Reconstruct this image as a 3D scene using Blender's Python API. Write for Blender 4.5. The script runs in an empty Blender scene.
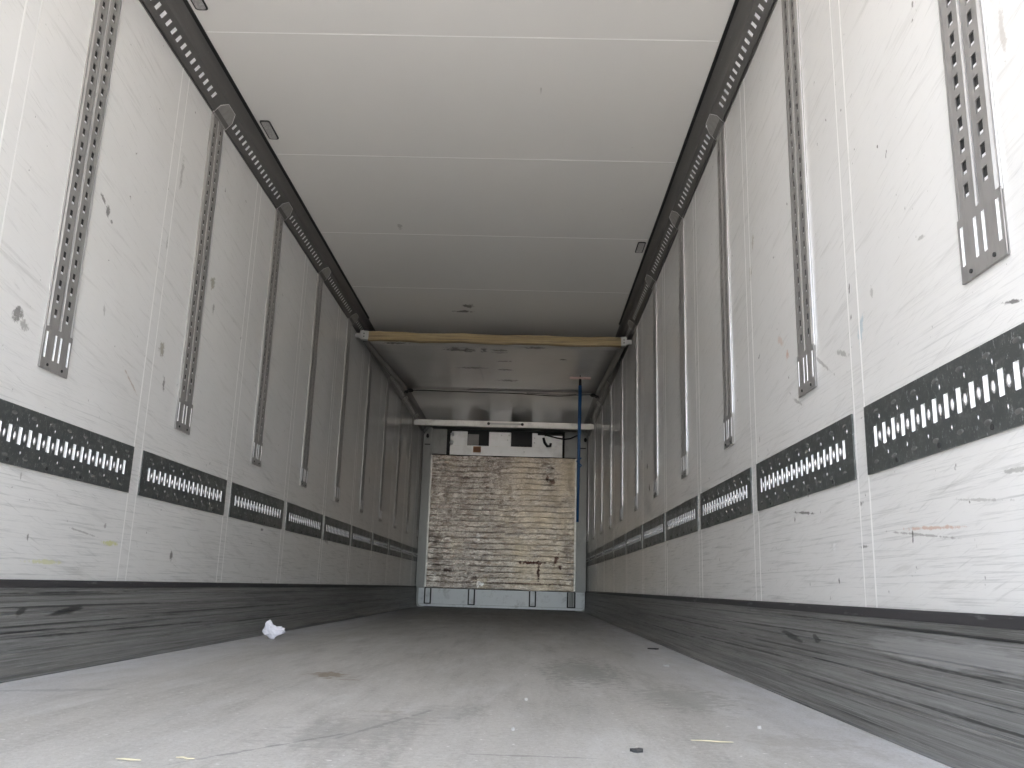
import bpy, bmesh, math, random
from mathutils import Vector, Matrix, Euler
random.seed(7)
S = bpy.context.scene
COL = S.collection

# ---------------------------------------------------------------- camera
PITCH, YAW, ROLL, F = 0.2290, -0.0205, 0.0309, 870.45
cam_d = bpy.data.cameras.new('camera'); cam = bpy.data.objects.new('camera', cam_d); COL.objects.link(cam)
cam_d.sensor_width = 36.0; cam_d.lens = 36.0 * F / 1024.0; cam_d.clip_start = 0.02; cam_d.clip_end = 500
fwd = Vector((math.sin(YAW)*math.cos(PITCH), math.cos(YAW)*math.cos(PITCH), math.sin(PITCH)))
rt = Vector((math.cos(YAW), -math.sin(YAW), 0)); up = rt.cross(fwd)
r2 = math.cos(ROLL)*rt + math.sin(ROLL)*up; u2 = -math.sin(ROLL)*rt + math.cos(ROLL)*up
M = Matrix((r2, u2, -fwd)).transposed().to_4x4(); M.translation = Vector((0.3316, 0.0, 0.3132))
cam.matrix_world = M
S.camera = cam

# ---------------------------------------------------------------- sky, sun, exposure
world = bpy.data.worlds.new('sky'); S.world = world; world.use_nodes = True
wn = world.node_tree.nodes; wl = world.node_tree.links
bg = wn['Background']
sky = wn.new('ShaderNodeTexSky'); sky.sky_type = 'NISHITA'; sky.sun_disc = False
sky.sun_elevation = math.radians(52); sky.sun_rotation = math.radians(-20); sky.air_density = 1.0; sky.dust_density = 3.0
hs = wn.new('ShaderNodeHueSaturation'); hs.inputs['Saturation'].default_value = 0.45
wl.new(sky.outputs[0], hs.inputs['Color']); wl.new(hs.outputs[0], bg.inputs['Color'])
bg.inputs['Strength'].default_value = 0.26
sun_d = bpy.data.lights.new('sun', 'SUN'); sun_d.energy = 3.0; sun_d.angle = math.radians(1.0); sun_d.color = (1, .95, .88)
sun = bpy.data.objects.new('sun', sun_d); COL.objects.link(sun)
sun.rotation_euler = Vector((-0.25, -0.62, -0.95)).to_track_quat('-Z', 'Y').to_euler()
S.view_settings.view_transform = 'Standard'; S.view_settings.look = 'None'
S.view_settings.gamma = 1.0; S.view_settings.use_curve_mapping = False
S.view_settings.exposure = 2.68
por_d = bpy.data.lights.new('opening_portal', 'AREA'); por_d.shape = 'RECTANGLE'; por_d.size = 2.46; por_d.size_y = 2.6
por_d.cycles.is_portal = True
por = bpy.data.objects.new('opening_portal', por_d); COL.objects.link(por)
por.location = (0, -0.06, 1.3); por.rotation_euler = (math.radians(90), 0, 0)
S.cycles.max_bounces = 12; S.cycles.diffuse_bounces = 8

# ---------------------------------------------------------------- measures
XW, H = 1.23, 2.61          # half width, height
Y0, YB = -0.10, 12.95       # open end, front wall
SP, J0, R0 = 1.1044, 2.3325, 2.739
JOINTS = [J0 + k*SP for k in range(-2, 10)]

# ---------------------------------------------------------------- helpers
def link(name, bm, mats, parent=None, smooth=False):
    me = bpy.data.meshes.new(name); bmesh.ops.recalc_face_normals(bm, faces=bm.faces)
    bm.to_mesh(me); bm.free()
    for m in (mats if isinstance(mats, (list, tuple)) else [mats]): me.materials.append(m)
    if smooth:
        for p in me.polygons: p.use_smooth = True
    o = bpy.data.objects.new(name, me); COL.objects.link(o)
    if parent: o.parent = parent
    return o
def tag(o, label=None, cat=None, group=None, kind=None):
    if label: o['label'] = label
    if cat: o['category'] = cat
    if group: o['group'] = group
    if kind: o['kind'] = kind
    return o
def empty(name, loc, rz=0):
    o = bpy.data.objects.new(name, None); COL.objects.link(o); o.location = loc; o.rotation_euler = (0, 0, rz)
    o.empty_display_size = .1
    return o
def box(bm, a, b, mi=0, mat=None):
    x0, y0, z0 = a; x1, y1, z1 = b
    v = [bm.verts.new(p) for p in [(x0,y0,z0),(x1,y0,z0),(x1,y1,z0),(x0,y1,z0),(x0,y0,z1),(x1,y0,z1),(x1,y1,z1),(x0,y1,z1)]]
    if mat is not None:
        for q in v: q.co = mat @ q.co
    for f in [(0,3,2,1),(4,5,6,7),(0,1,5,4),(1,2,6,5),(2,3,7,6),(3,0,4,7)]:
        fc = bm.faces.new([v[i] for i in f]); fc.material_index = mi
    return v
def bbox(bm, a, b, r=.004, mi=0):
    """bevelled box"""
    t = bmesh.new(); box(t, a, b)
    bmesh.ops.bevel(t, geom=t.edges[:], offset=r, segments=2, affect='EDGES')
    merge(bm, t, mi)
def merge(bm, t, mi=0, mat=None):
    mp = {}
    for v in t.verts: mp[v] = bm.verts.new(mat @ v.co if mat is not None else v.co)
    for f in t.faces:
        n = bm.faces.new([mp[v] for v in f.verts]); n.material_index = mi; n.smooth = f.smooth
    t.free()
def extrude_y(bm, prof, y0, y1, mi=0, close=True, step=None):
    """profile of (x,z) points swept along y"""
    ys = [y0, y1]
    if step:
        n = max(1, int((y1-y0)/step)); ys = [y0+(y1-y0)*i/n for i in range(n+1)]
    rings = [[bm.verts.new((x, y, z)) for x, z in prof] for y in ys]
    n = len(prof)
    for a, b in zip(rings, rings[1:]):
        for i in range(n if close else n-1):
            f = bm.faces.new((a[i], a[(i+1)%n], b[(i+1)%n], b[i])); f.material_index = mi
    if close:
        bm.faces.new(rings[0]).material_index = mi; bm.faces.new(rings[-1][::-1]).material_index = mi
def holed(bm, u0, u1, w0, w1, holes, th, P, mi=0, mi_side=None):
    """plate over (u,w) with rectangular holes (ua,ub,wa,wb); P(u,w,t) gives the point, t = depth below the face"""
    us = sorted(set([u0, u1] + [q for h in holes for q in h[:2]])); ws = sorted(set([w0, w1] + [q for h in holes for q in h[2:]]))
    us = [u for u in us if u0-1e-9 <= u <= u1+1e-9]; ws = [w for w in ws if w0-1e-9 <= w <= w1+1e-9]
    hs = set()
    ui = {u: i for i, u in enumerate(us)}; wi = {w: i for i, w in enumerate(ws)}
    for ua, ub, wa, wb in holes:
        for i in range(ui[ua], ui[ub]):
            for j in range(wi[wa], wi[wb]): hs.add((i, j))
    cache = {}
    def V(i, j, k):
        if (i, j, k) not in cache: cache[(i, j, k)] = bm.verts.new(P(us[i], ws[j], th*k))
        return cache[(i, j, k)]
    nu, nw = len(us)-1, len(ws)-1
    solid = lambda i, j: 0 <= i < nu and 0 <= j < nw and (i, j) not in hs
    ms = mi if mi_side is None else mi_side
    for i in range(nu):
        for j in range(nw):
            if not solid(i, j): continue
            bm.faces.new((V(i,j,0), V(i+1,j,0), V(i+1,j+1,0), V(i,j+1,0))).material_index = mi
            bm.faces.new((V(i,j,1), V(i,j+1,1), V(i+1,j+1,1), V(i+1,j,1))).material_index = mi
            for di, dj, a, b in [(-1,0,(i,j),(i,j+1)), (1,0,(i+1,j),(i+1,j+1)), (0,-1,(i,j),(i+1,j)), (0,1,(i,j+1),(i+1,j+1))]:
                if not solid(i+di, j+dj):
                    f = bm.faces.new((V(*a,0), V(*b,0), V(*b,1), V(*a,1)))
                    f.material_index = ms if (0 <= i+di < nu and 0 <= j+dj < nw) else mi
def tube(bm, pts, r, n=8, mi=0, cap=True):
    pts = [Vector(p) for p in pts]; rings = []
    rs = r if isinstance(r, (list, tuple)) else [r]*len(pts)
    prev = None
    for i, p in enumerate(pts):
        d = (pts[min(i+1, len(pts)-1)] - pts[max(i-1, 0)]).normalized()
        a = prev if prev is not None else (Vector((0,0,1)) if abs(d.z) < .9 else Vector((1,0,0)))
        s = d.cross(a).normalized(); t = s.cross(d).normalized(); prev = t
        rings.append([bm.verts.new(p + rs[i]*(math.cos(q)*s + math.sin(q)*t)) for q in [2*math.pi*k/n for k in range(n)]])
    for a, b in zip(rings, rings[1:]):
        for k in range(n):
            f = bm.faces.new((a[k], a[(k+1)%n], b[(k+1)%n], b[k])); f.material_index = mi; f.smooth = True
    if cap:
        bm.faces.new(rings[0][::-1]).material_index = mi; bm.faces.new(rings[-1]).material_index = mi
def blob(bm, c, r, mi=0, u=8, v=5):
    t = bmesh.new(); bmesh.ops.create_uvsphere(t, u_segments=u, v_segments=v, radius=1)
    for q in t.verts: q.co = Vector((c[0]+q.co.x*r[0], c[1]+q.co.y*r[1], c[2]+q.co.z*r[2]))
    for f in t.faces: f.smooth = True
    merge(bm, t, mi)
def cyl(bm, c, axis, r, h, n=16, mi=0):
    d = Vector(axis).normalized()*h/2; tube(bm, [Vector(c)-d, Vector(c)+d], r, n, mi)

# ---------------------------------------------------------------- materials
class NT:
    def __init__(s, name, base, rough=.5, metal=0., spec=.5):
        s.m = bpy.data.materials.new(name); s.m.use_nodes = True
        s.n = s.m.node_tree.nodes; s.l = s.m.node_tree.links; s.p = s.n['Principled BSDF']
        s.p.inputs['Base Color'].default_value = (*base, 1); s.p.inputs['Roughness'].default_value = rough
        s.p.inputs['Metallic'].default_value = metal; s.p.inputs['Specular IOR Level'].default_value = spec
        tc = s.n.new('ShaderNodeTexCoord'); s.co = tc.outputs['Object']; s.col = None; s.base = base
    def rgb(s, c):
        q = s.n.new('ShaderNodeRGB'); q.outputs[0].default_value = (*c, 1); return q.outputs[0]
    def noise(s, scale, stretch=(1,1,1), detail=4, rough=.6, rot=None, off=(0,0,0), dist=0):
        mp = s.n.new('ShaderNodeMapping'); mp.inputs['Scale'].default_value = stretch; mp.inputs['Location'].default_value = off
        if rot: mp.vector_type = 'POINT'
        src = s.co
        if rot:
            vr = s.n.new('ShaderNodeVectorRotate'); vr.rotation_type = 'X_AXIS' if rot[0] == 'x' else 'Z_AXIS'
            vr.inputs['Angle'].default_value = rot[1]; s.l.new(src, vr.inputs['Vector']); src = vr.outputs[0]
        s.l.new(src, mp.inputs['Vector'])
        t = s.n.new('ShaderNodeTexNoise'); t.inputs['Scale'].default_value = scale; t.inputs['Detail'].default_value = detail
        t.inputs['Roughness'].default_value = rough; t.inputs['Distortion'].default_value = dist
        s.l.new(mp.outputs[0], t.inputs['Vector']); return t.outputs['Fac']
    def ramp(s, f, a, b, lo=0., hi=1.):
        r = s.n.new('ShaderNodeMapRange'); r.inputs[1].default_value = a; r.inputs[2].default_value = b
        r.inputs[3].default_value = lo; r.inputs[4].default_value = hi; s.l.new(f, r.inputs[0]); return r.outputs[0]
    def math(s, op, a, b=None):
        q = s.n.new('ShaderNodeMath'); q.operation = op
        for i, v in enumerate((a, b)):
            if v is None: continue
            if isinstance(v, (int, float)): q.inputs[i].default_value = v
            else: s.l.new(v, q.inputs[i])
        return q.outputs[0]
    def sep(s):
        q = s.n.new('ShaderNodeSeparateXYZ'); s.l.new(s.co, q.inputs[0]); return q.outputs
    def mix(s, fac, c):
        q = s.n.new('ShaderNodeMix'); q.data_type = 'RGBA'
        if isinstance(fac, (int, float)): q.inputs[0].default_value = fac
        else: s.l.new(fac, q.inputs[0])
        if s.col is None: q.inputs[6].default_value = (*s.base, 1)
        else: s.l.new(s.col, q.inputs[6])
        q.inputs[7].default_value = (*c, 1); s.col = q.outputs[2]
        s.l.new(s.col, s.p.inputs['Base Color']); return s
    def bump(s, h, strength=.2, dist=.002):
        b = s.n.new('ShaderNodeBump'); b.inputs['Strength'].default_value = strength; b.inputs['Distance'].default_value = dist
        s.l.new(h, b.inputs['Height']); s.l.new(b.outputs[0], s.p.inputs['Normal']); return s
    def rough(s, f, lo, hi):
        s.l.new(s.ramp(f, .3, .7, lo, hi), s.p.inputs['Roughness']); return s
    def marks(s, items, plane, warp=None):
        """worn stains: (u, v, ru, rv, angle, strength, colour) on the x, y or z plane"""
        if warp is None: warp = s.noise(28, detail=3)
        for u, v, ru, rv, ang, st, c in items:
            sb = s.n.new('ShaderNodeVectorMath'); sb.operation = 'SUBTRACT'; s.l.new(s.co, sb.inputs[0])
            vr = s.n.new('ShaderNodeVectorRotate'); vr.inputs['Angle'].default_value = -ang
            sc = s.n.new('ShaderNodeVectorMath'); sc.operation = 'MULTIPLY'
            if plane == 'x':
                sb.inputs[1].default_value = (0, u, v); vr.rotation_type = 'X_AXIS'; sc.inputs[1].default_value = (0, 1/ru, 1/rv)
            elif plane == 'y':
                sb.inputs[1].default_value = (u, 0, v); vr.rotation_type = 'Y_AXIS'; sc.inputs[1].default_value = (1/ru, 0, 1/rv)
            else:
                sb.inputs[1].default_value = (u, v, 0); vr.rotation_type = 'Z_AXIS'; sc.inputs[1].default_value = (1/ru, 1/rv, 0)
            s.l.new(sb.outputs[0], vr.inputs['Vector']); s.l.new(vr.outputs[0], sc.inputs[0])
            ln = s.n.new('ShaderNodeVectorMath'); ln.operation = 'LENGTH'; s.l.new(sc.outputs[0], ln.inputs[0])
            d = s.math('ADD', ln.outputs['Value'], s.math('MULTIPLY', s.math('SUBTRACT', warp, .5), 3.2))
            s.mix(s.ramp(d, 1.0, .55, 0, st), c)
        return s

DK = (.06, .055, .05); GR = (.25, .24, .22)
def wall_mat(side):
    n = NT('white_panel_' + side, (.80, .79, .775), .34, 0, .5)
    o = 3.0 if side == 'left' else 9.0
    a = n.noise(1.1, (1, 1, 1), 5, .65, off=(o, 0, 0)); n.mix(n.ramp(a, .42, .72, 0, .22), (.58, .56, .52))
    # diagonal rubbed streaks
    sgn = -1 if side == 'left' else -1
    d = n.noise(2.6, (1, 1, 16), 5, .7, rot=('x', .16), off=(o, 1, 3)); n.mix(n.ramp(d, .56, .74, 0, .38), (.42, .41, .39))
    d2 = n.noise(7, (1, 1, 22), 4, .7, rot=('x', .30), off=(o, 4, 3)); n.mix(n.ramp(d2, .59, .76, 0, .45), (.38, .38, .36))
    # level scuffs on the lower part
    z = n.sep()[2]
    low = n.ramp(z, 1.15, .75, 0, 1)
    h = n.noise(4.5, (1, .5, 26), 5, .75, off=(o, 7, 1)); n.mix(n.math('MULTIPLY', low, n.ramp(h, .52, .70, 0, .6)), (.38, .38, .37))
    # small dark chips
    c = n.noise(16, (1, 1.2, 1), 3, .8, off=(o, 2, 8)); n.mix(n.ramp(c, .70, .735, 0, .75), (.2, .19, .18))
    c = n.noise(38, (1, 1.4, 1), 2, .7, off=(o, 5, 8)); n.mix(n.ramp(c, .755, .79, 0, .6), (.22, .2, .18))
    if side == 'left':
        M_ = [(2.51,1.075,.03,.035,.2,.8,DK),(2.55,1.055,.03,.02,0,.7,GR),(2.90,1.64,.025,.012,-.5,.8,DK),(2.945,1.61,.018,.03,.3,.8,DK),
              (2.98,1.585,.012,.012,0,.7,DK),(3.02,1.25,.008,.03,.2,.5,GR),(3.54,1.25,.035,.04,.2,.8,(.3,.27,.2)),(4.02,1.72,.05,.035,.6,.8,(.3,.28,.2)),
              (4.06,1.60,.02,.03,0,.7,GR),(3.6,1.12,.016,.04,.2,.7,DK),(2.72,1.30,.07,.006,-.4,.6,GR),(3.30,1.05,.09,.008,-.5,.6,(.4,.3,.22)),
              (3.30,.428,.09,.012,0,.85,(.62,.62,.25)),(2.87,.347,.13,.010,0,.75,(.66,.66,.35)),(2.75,.42,.006,.014,0,.7,DK),(3.25,.49,.012,.012,0,.7,GR),
              (3.10,.455,.12,.005,-.1,.6,GR),(3.9,.40,.02,.03,.3,.8,DK),(2.66,.60,.007,.02,0,.6,GR),(5.2,.60,.04,.012,0,.7,DK),(6.9,.62,.12,.02,-.1,.6,GR),
              (4.9,1.9,.02,.06,0,.8,GR),(5.0,1.75,.02,.04,0,.7,GR),(8.6,1.3,.03,.05,0,.6,GR),(3.52,2.05,.02,.09,0,.5,GR),(3.46,1.7,.012,.05,0,.5,GR)]
    else:
        M_ = [(2.955,1.13,.02,.02,0,.75,(.65,.38,.28)),(3.02,1.20,.05,.02,.5,.55,(.65,.45,.36)),(2.29,1.02,.02,.05,.3,.6,(.35,.5,.6)),(2.35,1.165,.006,.02,.1,.95,DK),
              (2.35,1.08,.006,.012,.1,.9,DK),(2.20,1.10,.012,.02,0,.5,GR),(1.56,.86,.045,.006,.25,.9,DK),(1.95,.468,.16,.006,.05,.8,(.6,.38,.28)),(2.0,.455,.2,.004,.1,.7,GR),
              (2.06,.452,.006,.02,0,.85,DK),(1.9,1.13,.02,.007,.1,.6,GR),(2.58,.455,.018,.018,0,.5,(.95,.95,.95)),(2.56,.36,.01,.012,0,.9,DK),
              (2.36,.445,.04,.006,0,.7,DK),(2.36,.56,.02,.008,0,.75,DK),(2.85,.575,.14,.006,.1,.8,DK),(2.95,.56,.01,.012,0,.8,DK),(2.1,1.47,.005,.006,0,.9,DK),
              (1.6,.55,.07,.006,.05,.6,GR),(1.75,.51,.12,.004,.1,.5,GR),(2.62,1.02,.16,.008,.55,.6,GR),(2.85,.94,.08,.008,.4,.6,GR),(2.43,.995,.06,.012,.4,.65,GR),
              (3.35,.90,.007,.02,.2,.9,DK),(3.35,1.72,.02,.06,0,.6,(.35,.3,.2)),(3.4,1.6,.02,.04,0,.6,(.35,.3,.2)),(4.6,.65,.03,.04,0,.85,DK),(5.6,.6,.03,.02,0,.6,GR),
              (4.4,1.35,.012,.03,0,.5,(.9,.9,.9)),(6.8,1.36,.03,.06,0,.9,DK),(7.2,1.25,.04,.05,0,.85,DK),(6.4,1.05,.035,.04,0,.9,DK),(6.5,1.22,.04,.03,0,.8,DK),
              (5.05,2.0,.05,.03,0,.5,GR),(1.63,1.02,.02,.03,0,.5,GR),(1.50,1.385,.012,.07,0,.7,(.5,.46,.42))]
    M_ = [(u, v, a1*.85, b1*.8, g1, s1*.85, c1) for u, v, a1, b1, g1, s1, c1 in M_]
    n.marks(M_, 'x', warp=n.noise(42, detail=4, rough=.75))
    n.rough(n.noise(1.5, detail=1, off=(o, 6, 6)), .20, .25)
    n.bump(n.noise(3, (1,1,1), 3), .12, .01)
    return n.m
MW = {'left': wall_mat('left'), 'right': wall_mat('right')}
n = NT('seam_white', (.81, .80, .78), .5); n.mix(n.ramp(n.noise(14, detail=5), .6, .75, 0, .5), (.4, .4, .38)); M_SEAM = n.m
n = NT('slot_white', (.95, .95, .96), .3); M_SLOT = n.m
n = NT('ceiling_white', (.76, .745, .715), .20, 0, .5)
n.mix(n.ramp(n.noise(.9, (1,.6,1), 4), .4, .7, 0, .15), (.6, .58, .54)); n.mix(n.ramp(n.noise(22, (.5,1,1), 3, .8), .74, .79, 0, .45), (.3, .29, .27))
n.marks([(-.55, 5.35, .015, .05, 0, .4, GR), (-.2, 7.0, .05, .05, 0, .7, DK), (-.25, 7.15, .08, .03, 0, .7, DK), (.35, 3.7, .004, .05, 0, .4, GR)], 'z')
M_CEIL = n.m
n = NT('ceiling_seam_sealant', (.84, .83, .81), .4); M_CSEAM = n.m
# floor
n = NT('worn_floor', (.50, .485, .46), .55, 0, .4)
n.mix(n.ramp(n.noise(.9, (1.2,.5,1), 6, .7), .38, .64, 0, .7), (.33, .315, .285))
n.mix(n.ramp(n.noise(3.0, (4,.45,1), 6, .7, off=(2,0,0)), .48, .68, 0, .6), (.25, .24, .22))
n.mix(n.ramp(n.noise(2.2, (3,.5,1), 6, .7, off=(9,3,0)), .52, .70, 0, .6), (.60, .60, .59))
n.mix(n.ramp(n.noise(7, (6,.7,1), 4, .7, rot=('z', .5), off=(4,3,0)), .63, .74, 0, .35), (.2, .2, .19))
n.mix(n.ramp(n.noise(60, (1,1,1), 3, .8), .45, .62, 0, .5), (.56, .55, .53))
n.mix(n.ramp(n.noise(45, (1,1,1), 2, .6, off=(1,8,0)), .68, .73, 0, .8), (.75, .74, .72))
n.mix(n.ramp(n.noise(40, (1,.8,1), 2, .6, off=(6,8,0)), .76, .8, 0, .7), (.12, .12, .11))
fx = n.math('ABSOLUTE', n.sep()[0]); n.mix(n.math('MULTIPLY', n.ramp(fx, .8, 1.15, 0, .95), n.ramp(n.noise(5, (2,.7,1), 5, .7), .35, .6, .35, 1)), (.66, .66, .68))
n.marks([(-.33, 3.14, .07, .12, .3, .75, (.24,.18,.12)), (-.24, 3.0, .05, .03, 0, .45, (.26,.2,.14)), (.02, 2.1, .009, .30, -.32, .55, (.16,.16,.16)), (-.03, 2.0, .16, .26, -.3, .35, (.24,.235,.22)), (.12, 2.3, .10, .2, -.3, .3, (.24,.235,.22)),
         (-.14, 1.8, .007, .25, -.55, .5, (.14,.14,.14)), (.35, 1.78, .12, .008, 0, .6, (.2,.19,.18)), (.56, 3.6, .16, .6, 0, .6, (.22,.22,.2)), (.82, 2.8, .16, .35, 0, .5, (.25,.25,.23)),
         (.0, 2.3, .05, .03, 0, .3, (.3,.27,.2)), (-.95, 2.5, .2, .03, .4, .35, (.2,.2,.2)), (.95, 2.05, .12, .10, 0, .35, (.34,.32,.28))], 'z')
n.mix(n.ramp(n.noise(150, (1,.7,1), 3, .8, off=(3,3,3)), .52, .64, 0, .35), (.25,.24,.22))
n.bump(n.noise(90, detail=4, rough=.8), .5, .004); n.rough(n.noise(3, (2,.5,1), 4), .45, .7); M_FLOOR = n.m
# kick plate
n = NT('scuffed_kick_plate', (.29, .288, .28), .45, .3)
n.mix(n.ramp(n.noise(7, (1,.10,10), 8, .8), .44, .62, 0, .8), (.10, .098, .092))
n.mix(n.ramp(n.noise(14, (1,.10,12), 7, .85, off=(3,1,1)), .53, .66, 0, .8), (.44, .44, .43))
n.mix(n.ramp(n.noise(24, (1,.04,12), 5, .8, off=(8,1,1)), .57, .66, 0, .85), (.03, .03, .03))
n.mix(n.ramp(n.noise(26, (1,.8,1.5), 5, .8, off=(5,1,1)), .62, .72, 0, .6), (.36, .36, .35))
KL = (.035, .034, .033)
n.marks([(2.0, .246, 1.6, .0035, .004, .9, KL), (3.2, .205, 1.0, .003, -.004, .8, KL), (1.9, .170, .45, .004, .01, .85, KL), (3.0, .150, .8, .003, 0, .8, KL), (2.3, .128, .7, .003, .01, .8, KL),
         (3.6, .110, 1.2, .0045, -.006, .85, KL), (2.0, .088, 1.0, .004, .006, .85, KL), (4.8, .160, 1.4, .004, 0, .8, KL), (3.0, .185, .12, .010, .1, .85, KL), (2.75, .192, .03, .012, .3, .8, KL), (5.6, .09, 1.5, .004, 0, .8, KL),
         (1.9, .20, .5, .03, 0, .4, (.5,.5,.5)), (2.4, .10, .6, .02, 0, .35, (.45,.45,.44)), (4.0, .07, 1.5, .015, 0, .3, (.42,.42,.4))], 'x', warp=n.noise(7, (1,.4,4), 4, .7, off=(2,2,2)))
n.bump(n.noise(12, (1,.06,10), 6, .8), .5, .004); M_KICK = n.m
n = NT('kick_plate_edge', (.055, .052, .055), .5, .2); n.mix(n.ramp(n.noise(30, (1,.3,2), 4), .6, .7, 0, .6), (.2,.2,.2)); M_KEDGE = n.m
# metals
n = NT('galvanised_rail', (.40, .385, .37), .42, .45); n.mix(n.ramp(n.noise(25, (1,1,.3), 4, .7), .45, .7, 0, .5), (.25,.235,.22)); M_RAIL = n.m
n = NT('rail_cap_metal', (.30, .29, .28), .45, .5); M_CAP = n.m
n = NT('rail_edge_highlight', (.80, .79, .80), .28, .7); M_EDGE = n.m  # lighter rail metal, edge reflections put into the colour
n = NT('dark_band_metal', (.105, .112, .108), .42, .45)
n.mix(n.ramp(n.noise(30, (1,1,1.5), 5, .75), .5, .7, 0, .45), (.25,.26,.25)); n.mix(n.ramp(n.noise(55, (1,2.5,1), 3, .8, off=(4,4,4)), .60, .70, 0, .8), (.5,.52,.52))
n.mix(n.ramp(n.noise(12, (1,1,1), 4, .8, off=(7,4,4)), .6, .75, 0, .6), (.06,.06,.06)); n.rough(n.noise(8, detail=4), .3, .55); M_BAND = n.m
n = NT('polished_dimple', (.62, .60, .60), .25, .6); M_DIMP = n.m
n = NT('worn_emboss', (.17, .17, .165), .45, .4); M_EMB = n.m
n = NT('hole_shade_and_dark_fittings', (.03, .03, .03), .6); M_HOLE = n.m
n = NT('cove_metal', (.20, .193, .185), .40, .55); n.mix(n.ramp(n.noise(3, (1,.2,4), 5, .7), .45, .7, 0, .5), (.12,.115,.11)); n.mix(n.ramp(n.noise(40, (1,1,1), 4, .8), .62, .75, 0, .6), (.4,.39,.37)); M_COVE = n.m
n = NT('black_gasket', (.010, .010, .010), .6); M_GASK = n.m
n = NT('black_rubber_and_recess_shade', (.015, .015, .015), .5); M_BLACK = n.m
n = NT('wooden_bar', (.30, .22, .10), .6)
n.mix(n.ramp(n.noise(5, (.35,3,6), 5, .7), .4, .65, 0, .8), (.42, .33, .19)); n.mix(n.ramp(n.noise(9, (.25,4,8), 5, .75, off=(3,3,3)), .47, .64, 0, .85), (.12,.08,.05))
n.bump(n.noise(14, (.3,3,3), 4), .3, .003); M_WOOD = n.m
n = NT('pale_metal', (.66, .65, .61), .4, .7); n.mix(n.ramp(n.noise(9, (1,1,1), 5, .7), .5, .72, 0, .5), (.33,.31,.28)); M_PALE = n.m
n = NT('grey_post_paint', (.42, .425, .41), .45, .4); n.mix(n.ramp(n.noise(8, (1,1,.5), 5, .7), .55, .75, 0, .4), (.2,.195,.18)); M_POST = n.m
n = NT('bumper_white', (.70, .72, .73), .45, .5); n.mix(n.ramp(n.noise(7, (1,1,1), 5, .75), .52, .72, 0, .6), (.28,.28,.27)); M_BUMP = n.m
n = NT('evaporator_metal', (.66, .66, .65), .4, .75); n.mix(n.ramp(n.noise(6, detail=5), .5, .72, 0, .4), (.4,.38,.35)); M_EVAP = n.m
# dirty corrugated bulkhead
n = NT('stained_bulkhead', (.74, .70, .64), .38, .85)
n.mix(n.ramp(n.noise(4.5, (1,1,1.6), 7, .75), .40, .62, 0, .85), (.34,.28,.235))
n.mix(n.ramp(n.noise(14, (1,1,2.6), 6, .8, off=(3,0,2)), .48, .62, 0, .85), (.24,.185,.15))
n.mix(n.ramp(n.noise(26, (1,1,3.0), 5, .8, off=(8,0,2)), .53, .64, 0, .85), (.10,.07,.05))
n.mix(n.ramp(n.noise(2.2, (1,1,1), 6, .8, off=(11,0,5)), .48, .62, 0, .7), (.30,.26,.23))
n.mix(n.ramp(n.noise(9, (1,1,4), 6, .85, off=(13,0,5)), .50, .60, 0, .8), (.15,.105,.08))
n.mix(n.ramp(n.noise(30, (1,1,1.5), 3, .8, off=(17,0,5)), .62, .68, 0, .9), (1,.97,.92))
n.mix(n.ramp(n.noise(11, (1,1,2.0), 5, .8, off=(5,0,9)), .56, .68, 0, .8), (.92,.88,.82))
xx = n.sep()[0]
n.mix(n.math('MULTIPLY', n.ramp(xx, -.2, .35, 0, 1), n.ramp(n.noise(2.5, detail=6, off=(2,0,4)), .35, .6, 0, .55)), (.80, .68, .50))  # warm highlight on the right half, painted over the stains
n.mix(n.ramp(n.noise(60, (1,1,1.5), 4, .8, off=(7,0,2)), .60, .68, 0, .8), (.06,.045,.035))
n.mix(n.ramp(n.noise(3, (1,1,.6), 5, .6, off=(1,0,7)), .55, .7, 0, .45), (.50,.42,.28))
n.marks([(.40,.66,.24,.025,0,.95,(.09,.035,.03)), (.53,.53,.02,.16,0,.95,(.08,.04,.035)), (.78,.70,.03,.10,.35,.9,(.10,.045,.035)), (.84,.60,.03,.03,0,.9,(.08,.04,.03)),
         (.71,1.83,.05,.05,0,.9,(.12,.06,.04)), (.63,1.88,.03,.05,0,.85,(.12,.06,.04)), (-.78,.52,.10,.03,0,.9,(.10,.07,.06)), (-.38,.42,.05,.03,0,.9,(.08,.06,.05)), (-.6,1.85,.12,.03,0,.6,(.15,.11,.09)),
         (.3,.365,.85,.012,0,.8,(.14,.09,.07)), (-.95,.95,.05,.12,.4,.7,(.16,.12,.1)), (.10,1.05,.07,.03,0,.7,(.25,.22,.2)), (-.30,.34,.06,.04,0,.9,(.95,.93,.9)), (-.35,1.0,.03,.08,0,.6,(.9,.88,.86))], 'y')
n.bump(n.noise(13, (1,1,2.5), 6, .8), .5, .008); n.rough(n.noise(9, (1,1,2), 5, .8, off=(4,4,4)), .25, .55); M_BULK = n.m
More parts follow.
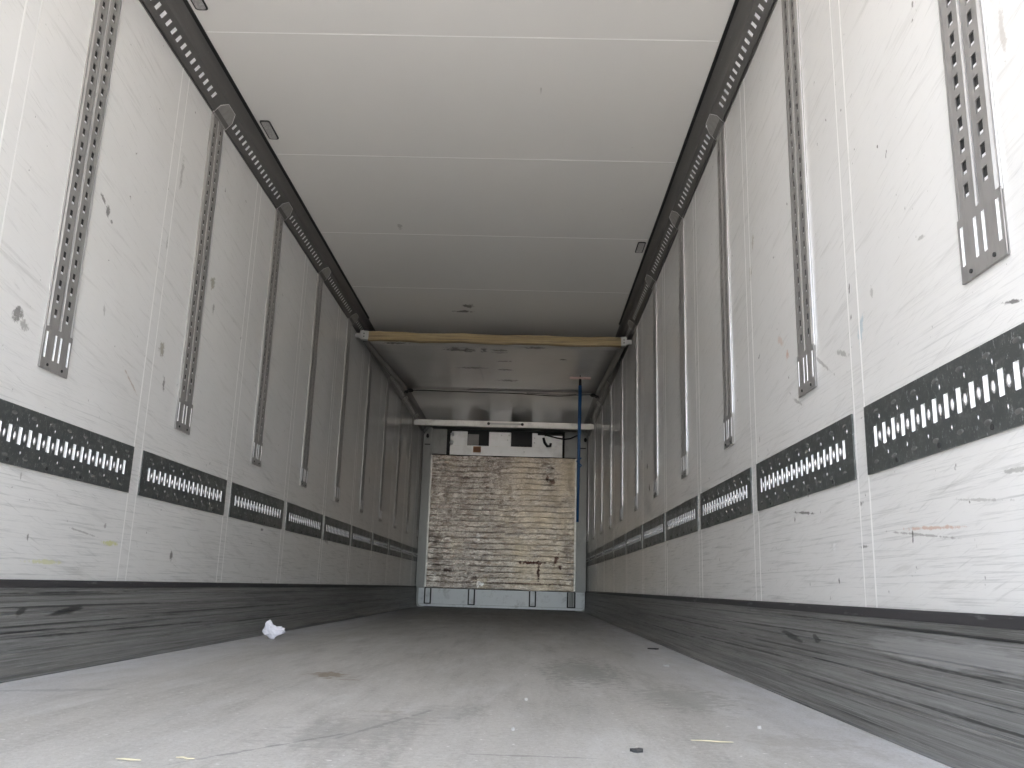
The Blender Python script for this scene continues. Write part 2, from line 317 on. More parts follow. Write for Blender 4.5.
# air duct panel over the bar
n = NT('air_duct_panel', (.66, .64, .61), .22, 0, .5)
n.mix(n.ramp(n.noise(1.8, detail=5), .42, .7, 0, .3), (.48,.44,.40)); n.mix(n.ramp(n.noise(18, (.5,1,1), 3, .8), .73, .78, 0, .7), (.2,.19,.18))
n.marks([(-.36,7.80,0.121,0.099,0,.8,DK), (-.25,7.83,0.068,0.090,0,.8,DK), (-.10,7.80,0.030,0.108,0,.8,DK), (.05,7.80,0.088,0.054,0,.75,DK), (.05,7.90,0.081,0.036,0,.6,DK), (.08,8.30,0.095,0.036,0,.7,DK), (-.25,8.70,0.162,0.054,0,.75,DK), (.08,8.75,0.095,0.054,0,.75,DK),
         (.10,9.4,0.108,0.072,0,.7,DK), (.40,7.65,0.121,0.054,0,.6,DK), (.65,8.15,0.041,0.036,0,.8,DK), (-.9,7.60,0.108,0.054,0,.7,DK), (-.18,9.0,0.014,0.540,0,.3,GR)], 'z'); M_DUCT = n.m
n = NT('blue_handle', (.012, .085, .24), .4); M_BLUE = n.m
n = NT('broom_head_plastic', (.60, .42, .40), .5); M_HEAD = n.m
n = NT('crumpled_paper', (.92, .90, .97), .7); M_PAPER = n.m
n = NT('straw', (.62, .56, .40), .7); M_STRAW = n.m
n = NT('dark_scrap', (.05, .05, .05), .7); M_SCRAP = n.m
n = NT('pale_crumb', (.52, .51, .49), .6); M_CRUMB = n.m
n = NT('orange_tag', (.45, .20, .10), .5); M_ORANGE = n.m
n = NT('lamp_lens', (.34, .33, .32), .4, .1); n.mix(n.ramp(n.noise(120, detail=2), .5, .6, 0, .7), (.5,.49,.48)); M_LENS = n.m
n = NT('yard_concrete', (.52, .49, .45), .9); n.mix(n.ramp(n.noise(.4, detail=6), .4, .7, 0, .5), (.40,.38,.35)); M_YARD = n.m
n = NT('outer_skin', (.75, .75, .74), .5); M_SKIN = n.m

# ---------------------------------------------------------------- setting
bm = bmesh.new(); box(bm, (-60, -60, -1.35), (60, 60, -1.15)); tag(link('yard_ground', bm, M_YARD), kind='structure')
bm = bmesh.new(); box(bm, (-XW-.07, Y0, -.14), (XW+.07, YB+.08, 0)); tag(link('floor', bm, M_FLOOR), kind='structure')
bm = bmesh.new(); box(bm, (-XW-.07, Y0, H), (XW+.07, YB+.08, H+.09))
for k in range(-3, 7):
    y = 4.39 + k*1.09
    if Y0+.1 < y < 7.3: box(bm, (-1.10, y-.003, H-.0008), (1.10, y+.003, H), 1)
tag(link('ceiling', bm, [M_CEIL, M_CSEAM]), kind='structure')
for side, s in (('left', -1), ('right', 1)):
    bm = bmesh.new()
    box(bm, (s*XW, Y0, 0), (s*(XW+.07), YB+.08, H))
    for j in JOINTS:
        a = s*XW
        box(bm, (a, j-.038, .29), (a-s*.0006, j+.038, 2.50), 0)
        for q in (-.036, .036):
            p4 = [(a-s*.0003, j+q-.005), (a-s*.0011, j+q-.002), (a-s*.0011, j+q+.002), (a-s*.0003, j+q+.005)]
            lo = [bm.verts.new((x, y, .29)) for x, y in p4]; hi = [bm.verts.new((x, y, 2.50)) for x, y in p4]
            for i in range(4): bm.faces.new((lo[i], lo[(i+1)%4], hi[(i+1)%4], hi[i])).material_index = 1
    tag(link('wall_' + side, bm, [MW[side], M_SEAM]), kind='structure')
    # kick plate
    bm = bmesh.new(); X = lambda d: s*(XW-d)
    prof = [(X(0), .288), (X(.014), .288), (X(.016), .284), (X(.016), .268)]
    extrude_y(bm, [(X(0), .288), (X(.016), .290), (X(.018), .284), (X(.018), .266), (X(0), .266)], Y0+.01, YB-.01, 1)
    p2 = [(.0,.2655),(.012,.2655)]
    z = .26
    for zz, d in [(.245,.012),(.242,.008),(.238,.012),(.19,.013),(.186,.010),(.181,.014),(.135,.016),(.130,.012),(.124,.018),(.075,.021),(.071,.018),(.065,.023),(.03,.028),(.012,.036),(.002,.050),(.0005,.062)]:
        p2.append((d, zz))
    p2.append((.0, .0005))
    extrude_y(bm, [(X(d), z_) for d, z_ in p2], Y0+.01, YB-.01, 0)
    box(bm, (X(.060), Y0+.01, .0005), (X(.068), YB-.01, .004), 0)
    tag(link('baseboard_' + side, bm, [M_KICK, M_KEDGE]), kind='structure')
    # perforated strip and cove along the ceiling
    A = Vector((XW-.004, 2.505)); Mi = Vector((XW-.054, 2.566)); B = Vector((XW-.110, H-.001))
    bm = bmesh.new()
    holes = []
    for k in range(-3, 10):
        r = R0 + k*SP
        for i in range(17):
            y = r + .122 + i*.0538
            if Y0+.05 < y and y+.02 < min(YB-.05, r+SP-.11): holes.append((y-.012, y+.012, .027, .057))
    dirv = (Mi-A).normalized(); nv = Vector((dirv.y, -dirv.x)); Ls = (Mi-A).length
    if nv.x > 0: nv = -nv
    def P(u, w, t):
        q = A + dirv*w + nv*(.012 - t); return (s*q.x, u, q.y)
    holed(bm, Y0+.01, YB-.01, 0, Ls, holes, .003, P, 0)
    def PB(u, w, t):
        q = A + dirv*w + nv*(.0085 - t); return (s*q.x, u, q.y)
    holed(bm, Y0+.01, YB-.01, .004, Ls-.004, [], .001, PB, 1)
    m2 = A + dirv*Ls + nv*.012
    cv = []
    for i in range(9):                     # concave cove
        t = i/8; q = (1-t)**2*m2 + 2*t*(1-t)*Vector((XW-.068, H-.016)) + t*t*B
        cv.append((s*q.x, q.y))
    cv += [(s*B.x, H-.0005), (s*(XW-.001), H-.0005), (s*(XW-.001), 2.58)]
    extrude_y(bm, cv, Y0+.01, YB-.01, 0)
    extrude_y(bm, [(s*B.x, H-.0002), (s*(B.x-.012), H-.0002), (s*(B.x-.012), H-.007), (s*(B.x+.002), H-.009)], Y0+.01, 7.40, 2)
    box(bm, (s*(XW-.0002), Y0+.01, 2.496), (s*(XW-.006), YB-.01, 2.507), 0)
    tag(link('trim_1' if s < 0 else 'trim_2', bm, [M_COVE, M_SLOT, M_GASK]), kind='structure')
bm = bmesh.new(); box(bm, (-XW-.07, YB, 0), (XW+.07, YB+.08, H)); tag(link('wall_front', bm, M_BLACK), kind='structure')  # painted black to stand in for the recess's shade

# ---------------------------------------------------------------- vertical double rails
def make_rail():
    """local: wall at x=0, inside at +x"""
    root = empty('lashing_rail', (0, 0, 0))
    ZT = 2.494; ZB = .954; ZS = 1.085
    bm = bmesh.new()
    box(bm, (0, -.084, ZB), (.002, .084, ZT), 0)
    for s in (-1, 1):                       # two raised, perforated faces
        c = s*.0375
        hs = []
        z = ZS + .055
        while z < ZT-.02:
            hs.append((c-.010, c+.010, z-.016, z+.014)); z += .0502
        for ha, hb, wa, wb in hs:
            box(bm, (.0021, ha-.001, wa-.001), (.0030, hb+.001, wa+.011), 2)
            box(bm, (.0021, ha-.001, wa+.011), (.0030, hb+.001, wb+.001), 3)  # hole backing painted: upper half black as shade, lower half pale as lit
        f0, f1 = c-.030, c+.030
        holed(bm, f0, f1, ZS, ZT, hs, .0015, lambda u, w, t: (.0075-t, u, w), 0, 0)
        for e, g in ((f0, f0-.005), (f1, f1+.005)):
            v = [bm.verts.new(p) for p in ((.0075, e, ZS), (.002, g, ZS), (.002, g, ZT), (.0075, e, ZT))]
            bm.faces.new(v).material_index = 0
        v = [bm.verts.new(p) for p in ((.0075, f0, ZS), (.0075, f1, ZS), (.002, f1+.009, ZS), (.002, f0-.009, ZS))]
        bm.faces.new(v).material_index = 0
    for s in (-1, 1): box(bm, (.002, s*.0815-.0025, ZS), (.0055, s*.0815+.0025, ZT), 1 if s > 0 else 0)  # only one lip lighter: its glint is put into the colour
    box(bm, (.002, -.0015, ZS), (.006, .0015, ZT), 1)
    link('channel', bm, [M_RAIL, M_EDGE, M_SLOT, M_HOLE], root)
    bm = bmesh.new()                        # slotted end plate
    hs = [(c-.0055, c+.0055, .985, 1.070) for c in (-.070, -.016, .016, .070)]
    holed(bm, -.0855, .0855, ZB-.004, ZS+.004, hs, .003, lambda u, w, t: (.0078-t, u, w), 0, 1)
    for c in (-.070, -.016, .016, .070): box(bm, (.0025, c-.006, .984), (.0040, c+.006, 1.071), 1)
    for c in (-.045, .045): cyl(bm, (.009, c, .965), (1, 0, 0), .005, .003, 8, 2)
    box(bm, (.002, -.0855, ZB-.004), (.0085, .0855, ZB-.001), 0)
    link('end_plate', bm, [M_RAIL, M_SLOT, M_HOLE], root)
    bm = bmesh.new()                        # cap folded over the cove strip
    A = Vector((.004, 2.505)); B = Vector((.054, 2.566)); d = (B-A).normalized(); nn = Vector((d.y, -d.x))
    pa, pb = Vector((.0095, 2.494)), B+nn*.0138
    v0 = [(-.0855, 0), (.0855, 0), (.0855, .55), (.048, 1), (-.048, 1), (-.0855, .55)]

    top = []; bot = []
    for y, t in v0:
        q = pa.lerp(pb, t); top.append(bm.verts.new((q.x, y, q.y))); q = q-nn*.004; bot.append(bm.verts.new((q.x, y, q.y)))
    bm.faces.new(top); bm.faces.new(bot[::-1])
    for i in range(6): bm.faces.new((top[i], top[(i+1)%6], bot[(i+1)%6], bot[i])).material_index = 1
    for i in (1, 2, 3, 4, 5):
        a, b = top[i].co.copy(), top[(i+1)%6].co.copy()
        tube(bm, [a, b], .0014, 5, 1)
    link('top_cap', bm, [M_RAIL, M_EDGE], root)
    return root
def children(o): return [c for c in bpy.data.objects if c.parent == o]
def dup(o, parent=None):
    c = o.copy(); COL.objects.link(c)
    if parent: c.parent = parent
    for ch in children(o): dup(ch, c)
    return c
ORD = ['nearest', 'second', 'third', 'fourth', 'fifth', 'sixth', 'seventh', 'eighth', 'ninth', 'tenth', 'eleventh']
def place_word(i, n):
    if i == 0: return 'nearest the open end'
    if i == n-1: return 'last one, beside the far bulkhead'
    return ORD[i] + ' from the open end'
proto = make_rail(); first = True
for side, s, k0, k1 in (('left', -1, 0, 9), ('right', 1, -1, 9)):
    ks = list(range(k0, k1+1))
    for i, k in enumerate(ks):
        o = proto if first else dup(proto)
        first = False
        o.location = (s*XW, R0+k*SP, 0); o.rotation_euler = (0, 0, 0 if s < 0 else math.pi)
        tag(o, 'upright double metal rail with punched holes, %s wall, %s' % (side, place_word(i, len(ks))), 'rail', 'upright perforated rails on the %s wall' % side)

# ---------------------------------------------------------------- horizontal slotted bands
def band_mesh(L):
    bm = bmesh.new(); hs = []
    n = max(1, int((L-.04)/.0548)); off = (L-(n-1)*.0548)/2
    ys = [off + i*.0548 for i in range(n)]
    for y in ys: hs.append((y-.0095, y+.0095, .692, .745))
    holed(bm, 0, L, .627, .808, hs, .0045, lambda u, w, t: (.006-t, u, w), 0, 1)
    box(bm, (.0002, .002, .68), (.0012, L-.002, .757), 1)
    rnd = random.Random(3)
    for i, y in enumerate(ys):
        if i < n-1: blob(bm, (.006, y+.0274, .715), (.006, .0055, .014), 2)
        if i % 2 == 0:
            blob(bm, (.006, y+.030, .765), (.0018, .0016, .007), 2, 6, 4)
            blob(bm, (.0055, y+.010, .783), (.0022, .017, .006), 4, 8, 4)
            blob(bm, (.0055, y-.006, .653), (.0022, .017, .006), 4, 8, 4)
        else:
            blob(bm, (.006, y+.016, .668), (.0018, .0016, .006), 2, 6, 4)
        if i % 4 == 2: cyl(bm, (.007, y+.01, .640), (1, 0, 0), .006, .003, 10, 3)
    return bm
segs = []
full = None
for side, s, k0 in (('left', -1, 0), ('right', 1, -1)):
    ks = list(range(k0, 10))
    for i, k in enumerate(ks):
        ya = J0+k*SP+.045; yb = min(J0+(k+1)*SP-.045, YB-.03)
        L = yb-ya
        if k < 9:
            if full is None: full = link('slotted_band', band_mesh(L), [M_BAND, M_SLOT, M_DIMP, M_HOLE, M_EMB]); o = full
            else: o = full.copy(); COL.objects.link(o)
        else:
            o = link('slotted_band', band_mesh(L), [M_BAND, M_SLOT, M_DIMP, M_HOLE, M_EMB])
        if s < 0: o.location = (-XW, ya, 0)
        else: o.location = (XW, yb, 0); o.rotation_euler = (0, 0, math.pi)
        tag(o, 'dark level metal band with white slots, %s wall, %s' % (side, place_word(i, len(ks))), 'rail', 'slotted band sections on the %s wall' % side)

# ---------------------------------------------------------------- small ceiling lamps
def make_lamp():
    root = empty('ceiling_lamp', (0, 0, H))
    def ring(a, b, r):
        pts = []
        for cx, cy, q0 in ((a-r, b-r, 0), (-a+r, b-r, 90), (-a+r, -b+r, 180), (a-r, -b+r, 270)):
            for i in range(5):
                q = math.radians(q0+i*22.5); pts.append((cx+r*math.cos(q), cy+r*math.sin(q)))
        return pts
    for nm, a, b, r, z0, z1, m in (('housing', .027, .095, .014, 0, -.004, M_BLACK), ('lens', .020, .086, .010, -.0035, -.006, M_LENS)):
        bm = bmesh.new(); R = ring(a, b, r)
        t = [bm.verts.new((x, y, z0)) for x, y in R]; u = [bm.verts.new((x, y, z1)) for x, y in R]
        bm.faces.new(t); bm.faces.new(u[::-1])
        for i in range(len(R)): bm.faces.new((t[i], t[(i+1)%len(R)], u[(i+1)%len(R)], u[i]))
        link(nm, bm, m, root)
    return root
lp = make_lamp()
for i, (x, y, lab) in enumerate([(-1.066, 4.125, 'small oblong grey lamp on the ceiling by the left cove, fully in view'),
                                 (-1.066, 3.055, 'small oblong lamp on the ceiling by the left cove, cut by the photo\'s top edge'),
                                 (1.068, 5.615, 'small oblong grey lamp on the ceiling by the right cove')]):
    o = lp if i == 0 else dup(lp)
    o.location = (x, y, H-.0005); tag(o, lab, 'lamp', 'small oblong ceiling lamps')

# ---------------------------------------------------------------- wooden cross bar
bar = empty('cross_bar', (0, 7.40, 2.40)); tag(bar, 'yellowish wooden bar spanning the trailer under the ceiling on metal end fittings', 'beam')
bm = bmesh.new()
N = 24; rings = []
for i in range(N+1):
    x = -1.105 + 2.235*i/N; dz = .004*math.sin(i*.9)+.002*math.sin(i*2.3); dy = .003*math.sin(i*1.3)
    rings.append([bm.verts.new((x, y+dy, z+dz)) for y, z in ((-.028,.004),(-.022,-.002),(.022,-.002),(.028,.004),(.028,.072),(.022,.078),(-.022,.078),(-.028,.072))])
for a, b in zip(rings, rings[1:]):
    for k in range(8): bm.faces.new((a[k], a[(k+1)%8], b[(k+1)%8], b[k]))
bm.faces.new(rings[0]); bm.faces.new(rings[-1][::-1])
link('beam', bm, M_WOOD, bar)
for s in (-1, 1):
    bm = bmesh.new(); e = -1.105 if s < 0 else 1.130
    x0, x1 = sorted((e-s*.005, s*1.175))
    bbox(bm, (x0, -.031, .004), (x1, .031, .082), .003)
    x0, x1 = sorted((s*1.172, s*1.224))
    bbox(bm, (x0, -.016, .022), (x1, .016, .062), .003)
    for q in (.028, .055): cyl(bm, ((e+s*1.175)/2, -.032, q), (0, 1, 0), .006, .006, 8, 1)
    link('end_fitting', bm, [M_POST, M_HOLE], bar)

# ---------------------------------------------------------------- air duct panel between bar and cable
duct = empty('air_duct_panel', (0, 0, 0)); tag(duct, 'stained grey panel with smudged marks sloping from the ceiling to the wooden bar', 'panel')
ya, za, yb, zb = 7.47, 2.430, 10.18, 2.597
bm = bmesh.new()
for i in range(12):
    pass
nx, ny = 12, 12; g = []
for th in (0, .006):
    g.append([[bm.verts.new((-1.12+2.24*i/nx, ya+(yb-ya)*j/ny, za+(zb-za)*j/ny + th - .006*math.sin(math.pi*j/ny)*(1+.3*math.sin(i)))) for j in range(ny+1)] for i in range(nx+1)])
for q in g:
    for i in range(nx):
        for j in range(ny): f = bm.faces.new((q[i][j], q[i+1][j], q[i+1][j+1], q[i][j+1])); f.smooth = True
def side(a, b, c, d): bm.faces.new((a, b, c, d))
for i in range(nx):
    side(g[0][i][0], g[0][i+1][0], g[1][i+1][0], g[1][i][0]); side(g[0][i][ny], g[0][i+1][ny], g[1][i+1][ny], g[1][i][ny])
for j in range(ny):
    side(g[0][0][j], g[0][0][j+1], g[1][0][j+1], g[1][0][j]); side(g[0][nx][j], g[0][nx][j+1], g[1][nx][j+1], g[1][nx][j])
link('sheet', bm, M_DUCT, duct)
for s in (-1, 1):
    bm = bmesh.new()
    v = []
    for y, z in ((ya, za), (yb, zb)):
        for dx, dz in ((0, .006), (0, -.012), (.020, -.024), (.046, -.024), (.046, .004)):
            v.append(bm.verts.new((s*(1.12+dx), y, min(z+dz, 2.60))))
    for k in range(5): bm.faces.new((v[k], v[(k+1)%5], v[5+(k+1)%5], v[5+k]))
    bm.faces.new(v[:5]); bm.faces.new(v[5:][::-1])
    link('edge_strip', bm, M_COVE, duct)

# cable under the panel's far edge
cb = empty('black_cable', (0, 10.22, 2.585)); tag(cb, 'thin black cable strung across under the ceiling just in front of the pale header', 'cable')
bm = bmesh.new(); pts = []
for i in range(41):
    x = -1.20 + 2.4*i/40
    z = .006 - .010*math.sin(math.pi*i/40) - .022*math.exp(-((x-.62)/.28)**2)
    pts.append((x, .004*math.sin(i*.8), z))
tube(bm, pts, .0055, 6); link('cord', bm, M_BLACK, cb)
bm = bmesh.new(); tube(bm, [(x, .012, .004-.006*math.sin(max(0, (x-.3)/.6)*math.pi) + .004) for x in [.3, .4, .5, .6, .7, .8, .9]], .004, 6); link('loose_strand', bm, M_BLACK, cb)
for s in (-1, 1):
    bm = bmesh.new(); blob(bm, (s*1.10, 0, -.002), (.040, .03, .024)); blob(bm, (s*1.14, 0, -.01), (.025, .03, .03)); link('knot', bm, M_BLACK, cb)
    bm = bmesh.new(); bbox(bm, (s*1.175-.02, -.03, -.035), (s*1.175+.02, .03, .010), .006); link('clamp', bm, M_BLACK, cb)

# ---------------------------------------------------------------- pale header rail
hd = empty('header_rail', (0, 11.70, 2.430)); tag(hd, 'pale metal header rail with a dark central slot, crossing above the far bulkhead', 'rail')
bm = bmesh.new(); bbox(bm, (-1.165, -.03, 0), (1.19, .03, .078), .004); box(bm, (-1.16, -.034, .010), (1.185, -.029, .014)); box(bm, (-1.16, -.034, .064), (1.185, -.029, .068)); link('rail_body', bm, M_PALE, hd)
bm = bmesh.new(); bbox(bm, (-1.226, -.028, .002), (-1.160, .028, .074), .002); link('end_bracket', bm, M_PALE, hd)
bm = bmesh.new(); bbox(bm, (1.186, -.028, .002), (1.226, .028, .074), .002); link('end_bracket', bm, M_PALE, hd)
bm = bmesh.new(); box(bm, (-.20, -.0345, .030), (.24, -.0325, .052)); link('slot_strip', bm, M_POST, hd)
for x in (-.21, .25):
    bm = bmesh.new(); cyl(bm, (x, -.034, .041), (0, 1, 0), .020, .010, 14); link('bolt', bm, M_HOLE, hd)

# ---------------------------------------------------------------- front bulkhead
bk = empty('front_bulkhead', (0, 12.80, 0)); tag(bk, 'dirty ribbed metal bulkhead with brown stains at the far end of the trailer', 'bulkhead')
XL_, XR_, Z0, Z1 = -1.075, 1.04, .272, 2.185
bm = bmesh.new(); rows = 24; per = (Z1-Z0)/rows; prof = []
rr = random.Random(5); cols = 64
for i in range(rows):
    for dz, dy in ((.0, 0), (.05, .006), (.10, .006), (.15, 0), (.97, 0)): prof.append((Z0+(i+dz)*per, dy))
prof.append((Z1, 0))
gv = [[bm.verts.new((XL_+(XR_-XL_)*c/cols, y*(.55+.45*math.sin(c*.21+z*2.3)) - (.0025*math.sin(c*.6+z*5)+.0025*rr.random()), z + .004*math.sin(c*.35+z*3))) for z, y in prof] for c in range(cols+1)]
for c in range(cols):
    for j in range(len(prof)-1): bm.faces.new((gv[c][j], gv[c+1][j], gv[c+1][j+1], gv[c][j+1]))
link('ribbed_sheet', bm, M_BULK, bk)
bm = bmesh.new()
for x in (-.86, -.47, -.02, .42, .80): box(bm, (x-.004, -.014, Z0), (x+.004, -.006, Z1))
link('joint_strip', bm, M_BULK, bk)
for x, dx in ((XL_, -.022), (XR_, .0)):
    bm = bmesh.new(); bbox(bm, (x+dx, -.022, Z0+.002), (x+dx+.022, .012, Z1), .003); link('edge_trim', bm, M_PALE, bk)
bm = bmesh.new(); box(bm, (XL_+.002, .020, Z0), (XR_-.002, .05, Z1-.004)); link('backing', bm, M_POST, bk)
# grey posts
for nm, a, b in (('left', -1.222, -1.098), ('right', 1.064, 1.215)):
    o = empty('corner_post', ((a+b)/2, 12.80, 0)); w = (b-a)/2
    tag(o, 'grey upright post along the %s edge of the far bulkhead' % nm, 'post', 'posts beside the far bulkhead')
    bm = bmesh.new(); bbox(bm, (-w, -.01, .27), (w, .12, 2.60), .008); box(bm, (-w+.01, .02, 0), (w-.01, .12, .27)); link('post_body', bm, M_POST, o)
    bm = bmesh.new(); sx = -w+.06 if nm == 'left' else w-.03; blob(bm, (sx, -.014, 2.47), (.022, .012, .035)); link('screw', bm, M_HOLE, o)
    bm = bmesh.new(); box(bm, (-w+.02, -.0115, 2.335), (w-.02, -.0105, 2.35)); link('scratch_plate', bm, M_HOLE, o)
# corner infill panels above the ribbed sheet
for nm, a, b in (('left', -1.098, -.88), ('right', .88, 1.064)):
    bm = bmesh.new(); bbox(bm, (a, 12.82, Z1+.02), (b, 12.86, 2.585), .004)
    if nm == 'left': bbox(bm, (b-.025, 12.80, Z1+.02), (b-.006, 12.83, 2.585), .003)
    tag(link('infill_panel', bm, M_POST), 'small grey infill panel at the upper %s of the far bulkhead' % nm, 'panel', 'infill panels beside the cooler')
# bottom bumper
bp = empty('bottom_bumper', (0, 12.76, 0)); tag(bp, 'pale grey bumper board with rounded corners along the foot of the far bulkhead', 'bumper')
bm = bmesh.new(); pts = []
xa, xb, zlo, zhi, r = -1.175, 1.20, .012, .2635, .06
pts = [(xa, zhi), (xa, zlo+r)] + [(xa+r-r*math.cos(q), zlo+r-r*math.sin(q)) for q in [i*math.pi/10 for i in range(1, 5)]] + [(xa+r, zlo), (xb-r, zlo)] + \
      [(xb-r+r*math.sin(q), zlo+r-r*math.cos(q)) for q in [i*math.pi/10 for i in range(1, 5)]] + [(xb, zlo+r), (xb, zhi)]
a = [bm.verts.new((x, 0, z)) for x, z in pts]; b = [bm.verts.new((x, .035, z)) for x, z in pts]
bm.faces.new(a); bm.faces.new(b[::-1])
for i in range(len(pts)): bm.faces.new((a[i], a[(i+1)%len(pts)], b[(i+1)%len(pts)], b[i]))
bmesh.ops.bevel(bm, geom=[e for e in bm.edges if e.verts[0] in a and e.verts[1] in a], offset=.008, segments=2, affect='EDGES')
link('board', bm, M_BUMP, bp)
bm = bmesh.new(); box(bm, (xa+.02, -.003, .045), (xb-.02, .001, .050)); link('groove', bm, M_POST, bp)
for x in (-1.04, -.415, .455, 1.005):
    wv = .052 if x < .9 else .062
    bm = bmesh.new(); bbox(bm, (x-wv, -.012, .045), (x+wv, -.002, .262), .004); link('slot_surround', bm, M_BLACK, bp)
    bm = bmesh.new(); bbox(bm, (x-wv+.020, -.020, .060), (x+wv-.020, -.010, .262), .004)
    if x > .9:
        for q in (-.018, .0, .018): box(bm, (x+q-.003, -.0235, .06), (x+q+.003, -.0195, .26), 1)
    link('slot_tongue', bm, [M_BUMP if x < .9 else M_POST, M_HOLE], bp)
# evaporator cover
ev = empty('cooler_cover', (0, 12.80, 0)); tag(ev, 'bare metal cooler cover with two dark square openings above the far bulkhead', 'cover')
hs = [(-.565, -.245, 2.335, 2.515), (.080, .395, 2.335, 2.515)]
bm = bmesh.new(); holed(bm, -.82, .845, 2.192, 2.515, hs, .012, lambda u, w, t: (u, -.045+t, w), 0)
# cut-outs open upwards: raised tabs
for x0, x1 in ((-.80, -.565), (-.245, .08), (.395, .475)): bbox(bm, (x0, -.047, 2.50), (x1, -.033, 2.545), .003)
link('front_plate', bm, M_EVAP, ev)
bm = bmesh.new(); box(bm, (-.815, -.050, 2.325), (.84, -.0455, 2.331)); link('fold', bm, M_PALE, ev)
bm = bmesh.new(); box(bm, (-.80, .06, 2.20), (.84, .07, 2.55)); box(bm, (-.82, -.033, 2.19), (-.815, .07, 2.53)); box(bm, (.84, -.033, 2.19), (.845, .07, 2.53)); link('inner_box', bm, M_BLACK, ev)  # black colour stands in for the shade inside the cooler openings
bm = bmesh.new(); bbox(bm, (-.56, -.020, 2.34), (-.40, .0, 2.51), .003); link('inner_grille', bm, M_COVE, ev)
for x, z in ((-.06, 2.50), (.03, 2.43), (.05, 2.50), (.43, 2.40), (.43, 2.47), (.28, 2.26)):
    bm = bmesh.new(); cyl(bm, (x, -.049, z), (0, 1, 0), .010, .006, 10); link('screw', bm, M_POST, ev)
bm = bmesh.new(); blob(bm, (-.80, -.050, 2.37), (.03, .012, .035)); link('lug', bm, M_SLOT, ev)
bm = bmesh.new(); blob(bm, (-.79, -.050, 2.50), (.022, .012, .03)); link('lug', bm, M_SLOT, ev)
bm = bmesh.new(); bbox(bm, (-.475, -.0535, 2.235), (-.36, -.0455, 2.325), .003); tag(link('orange_tag', bm, M_ORANGE, ev), 'faded orange tag')
# cables on the right of the cover
wc = empty('power_cable', (.6, 12.70, 2.4)); tag(wc, 'black power cable looping round the right end of the cooler cover', 'cable')
bm = bmesh.new(); tube(bm, [(-.02,0,.10),(.02,0,.145),(.10,0,.150),(.22,0,.145),(.248,0,.14),(.255,0,.12),(.255,0,-.02),(.255,0,-.20)], .013, 8); link('cord', bm, M_BLACK, wc)
bm = bmesh.new(); tube(bm, [(-.04,0,.07),(-.02,0,.0),(.02,-.01,-.055),(.06,-.01,-.05),(.07,-.01,-.01)], .020, 8); link('connector', bm, M_BLACK, wc)
bm = bmesh.new(); tube(bm, [(.0,-.005,.11),(.15,-.01,.075),(.27,-.01,.055),(.36,-.012,.07),(.44,-.015,.11),(.50,-.012,.12)], .011, 8); link('cord', bm, M_BLACK, wc)

# ---------------------------------------------------------------- broom hanging under the panel
br = empty('hanging_broom', (.862, 8.93, .975)); tag(br, 'blue-handled broom hanging head up from the ceiling in front of the right post', 'broom')
bm = bmesh.new(); tube(bm, [(-.006,0,0), (-.003,0,.4), (0,0,.8), (.003,0,1.2), (.004,0,1.42)], [.013,.015,.017,.019,.019], 10); link('handle', bm, M_BLUE, br)
bm = bmesh.new(); tube(bm, [(.004,0,1.41), (.004,0,1.50)], [.016,.012], 8); link('socket', bm, M_BLACK, br)
bm = bmesh.new(); bbox(bm, (-.108,-.022,1.492), (.115,.022,1.512), .005); link('head', bm, M_HEAD, br)
bm = bmesh.new(); tube(bm, [(.0,-.01,.555),(.028,-.012,.575),(.0,-.02,.60),(-.022,-.01,.62),(.0,-.02,.635),(.024,-.01,.655)], .008, 6); link('strap', bm, M_BLUE, br)
bm = bmesh.new(); tube(bm, [(.004,0,1.505),(.004,0,1.535)], .006, 6); link('hook', bm, M_BLACK, br)

# ---------------------------------------------------------------- litter on the floor
bm = bmesh.new(); bmesh.ops.create_icosphere(bm, subdivisions=3, radius=1)
rp = random.Random(11); dirs = [Vector((rp.gauss(0,1), rp.gauss(0,1), rp.gauss(0,1))).normalized() for _ in range(26)]
for v in bm.verts:
    d = v.co.normalized(); k = 1.0
    for i, q in enumerate(dirs): k = min(k, (.5+.4*((i*37)%10)/10)/max(.12, d.dot(q)))
    k *= .84+.30*rp.random(); v.co = Vector((d.x*k*.078, d.y*k*.055, d.z*k*.055))
    if d.z > .4 and -.75 < d.x < -.1: v.co.z += .022
    if d.x > .7: v.co.x += .018; v.co.z += .008
zmin = min(v.co.z for v in bm.verts)
for v in bm.verts: v.co.z -= zmin
o = link('crumpled_paper', bm, M_PAPER); o.location = (-1.025, 4.86, 0.0); tag(o, 'crumpled white paper lying on the floor by the left kick plate', 'paper')
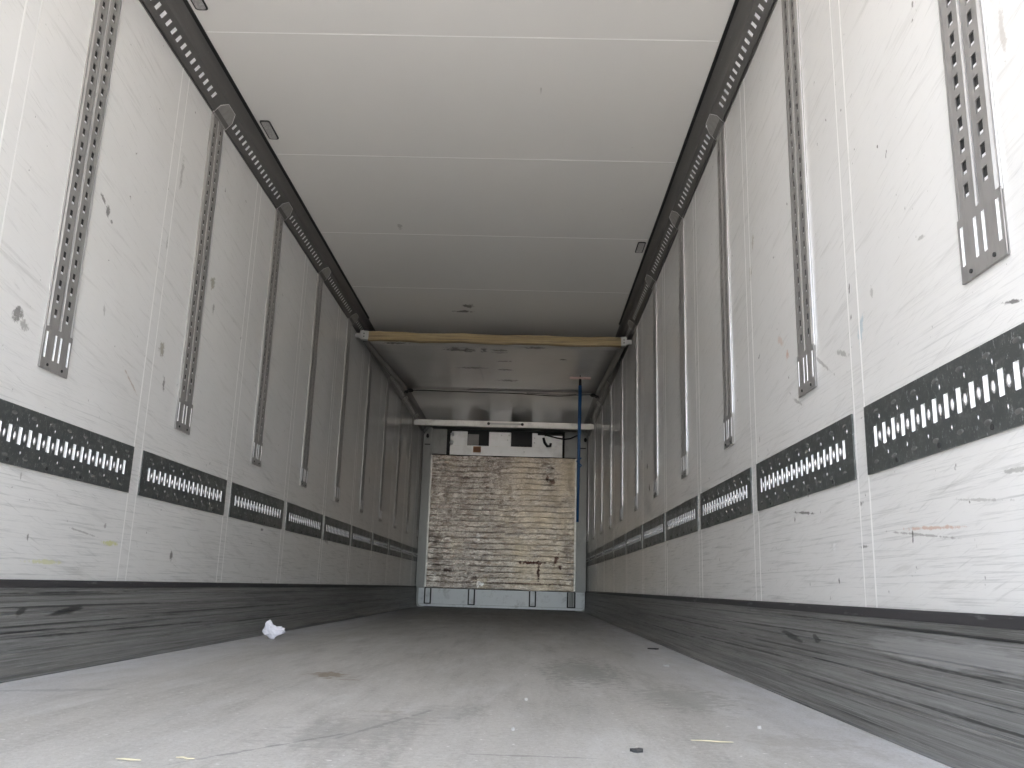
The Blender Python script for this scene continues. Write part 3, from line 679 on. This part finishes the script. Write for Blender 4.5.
def straw(x, y, L, ang, lab, bend=.006):
    bm = bmesh.new(); tube(bm, [(-L/2,0,.003),(-L/6,bend,.003),(L/6,-bend*.3,.003),(L/2,bend*.7,.003)], [.0010,.0018,.0018,.0010], 6)
    o = link('straw', bm, M_STRAW); o.location = (x, y, 0); o.rotation_euler = (0,0,ang); tag(o, lab, 'straw', 'bits of straw on the floor')
straw(-.257, 1.632, .035, -.25, 'short yellow straw bit lying at the front left of the floor')
straw(-.345, 1.605, .045, -.1, 'pale straw bit left of the yellow one at the front left of the floor', .002)
straw(.745, 2.005, .09, -.12, 'long pale yellow straw lying at the front right of the floor', .004)
def flake(x, y, a, b, ang, lab, m=M_SCRAP, seed=1, h=.003, name='scrap', cat='litter', grp='dark scraps on the floor'):
    r = random.Random(seed); bm = bmesh.new(); n = 11
    R = [(a*(.6+.5*r.random())*math.cos(2*math.pi*i/n), b*(.6+.6*r.random())*math.sin(2*math.pi*i/n)) for i in range(n)]
    t = [bm.verts.new((p, q, h+.004*r.random())) for p, q in R]; u = [bm.verts.new((p, q, 0)) for p, q in R]
    c = bm.verts.new((0, 0, h+.004))
    for i in range(n):
        bm.faces.new((t[i], t[(i+1)%n], c)); bm.faces.new((t[i], t[(i+1)%n], u[(i+1)%n], u[i]))
    bm.faces.new(u)
    o = link(name, bm, m); o.location = (x, y, 0); o.rotation_euler = (0,0,ang); tag(o, lab, cat, grp)
flake(.566, 1.865, .017, .012, 0, 'dark torn scrap lying at the front right of the floor', seed=4)
flake(1.06, 5.06, .032, .03, 0, 'dark scrap on the floor near the right kick plate', seed=5)
for x, y, a, lab in ((.93, 4.2, .022, 'pale crumb nearest the right kick plate'), (.445, 2.9, .009, 'tiny pale crumb on the middle of the floor'), (.33, 2.9, .008, 'tiny pale crumb left of the middle one')):
    pass
def crumb_at(x, y, a, lab, seed): flake(x, y, a, a*.7, 0, lab, M_CRUMB, seed, .003, 'crumb', 'crumb', 'pale crumbs on the floor')
crumb_at(.955, 3.95, .016, 'largest pale crumb on the floor, before the dark scrap at the right', 21)
crumb_at(.905, 2.23, .0045, 'pale crumb on the floor between the long straw and the right kick plate', 22)
crumb_at(.345, 2.62, .005, 'pale crumb on the middle of the floor', 23)
crumb_at(.315, 2.08, .0045, 'small pale crumb beside a dark scratch in front of the middle crumb', 24)
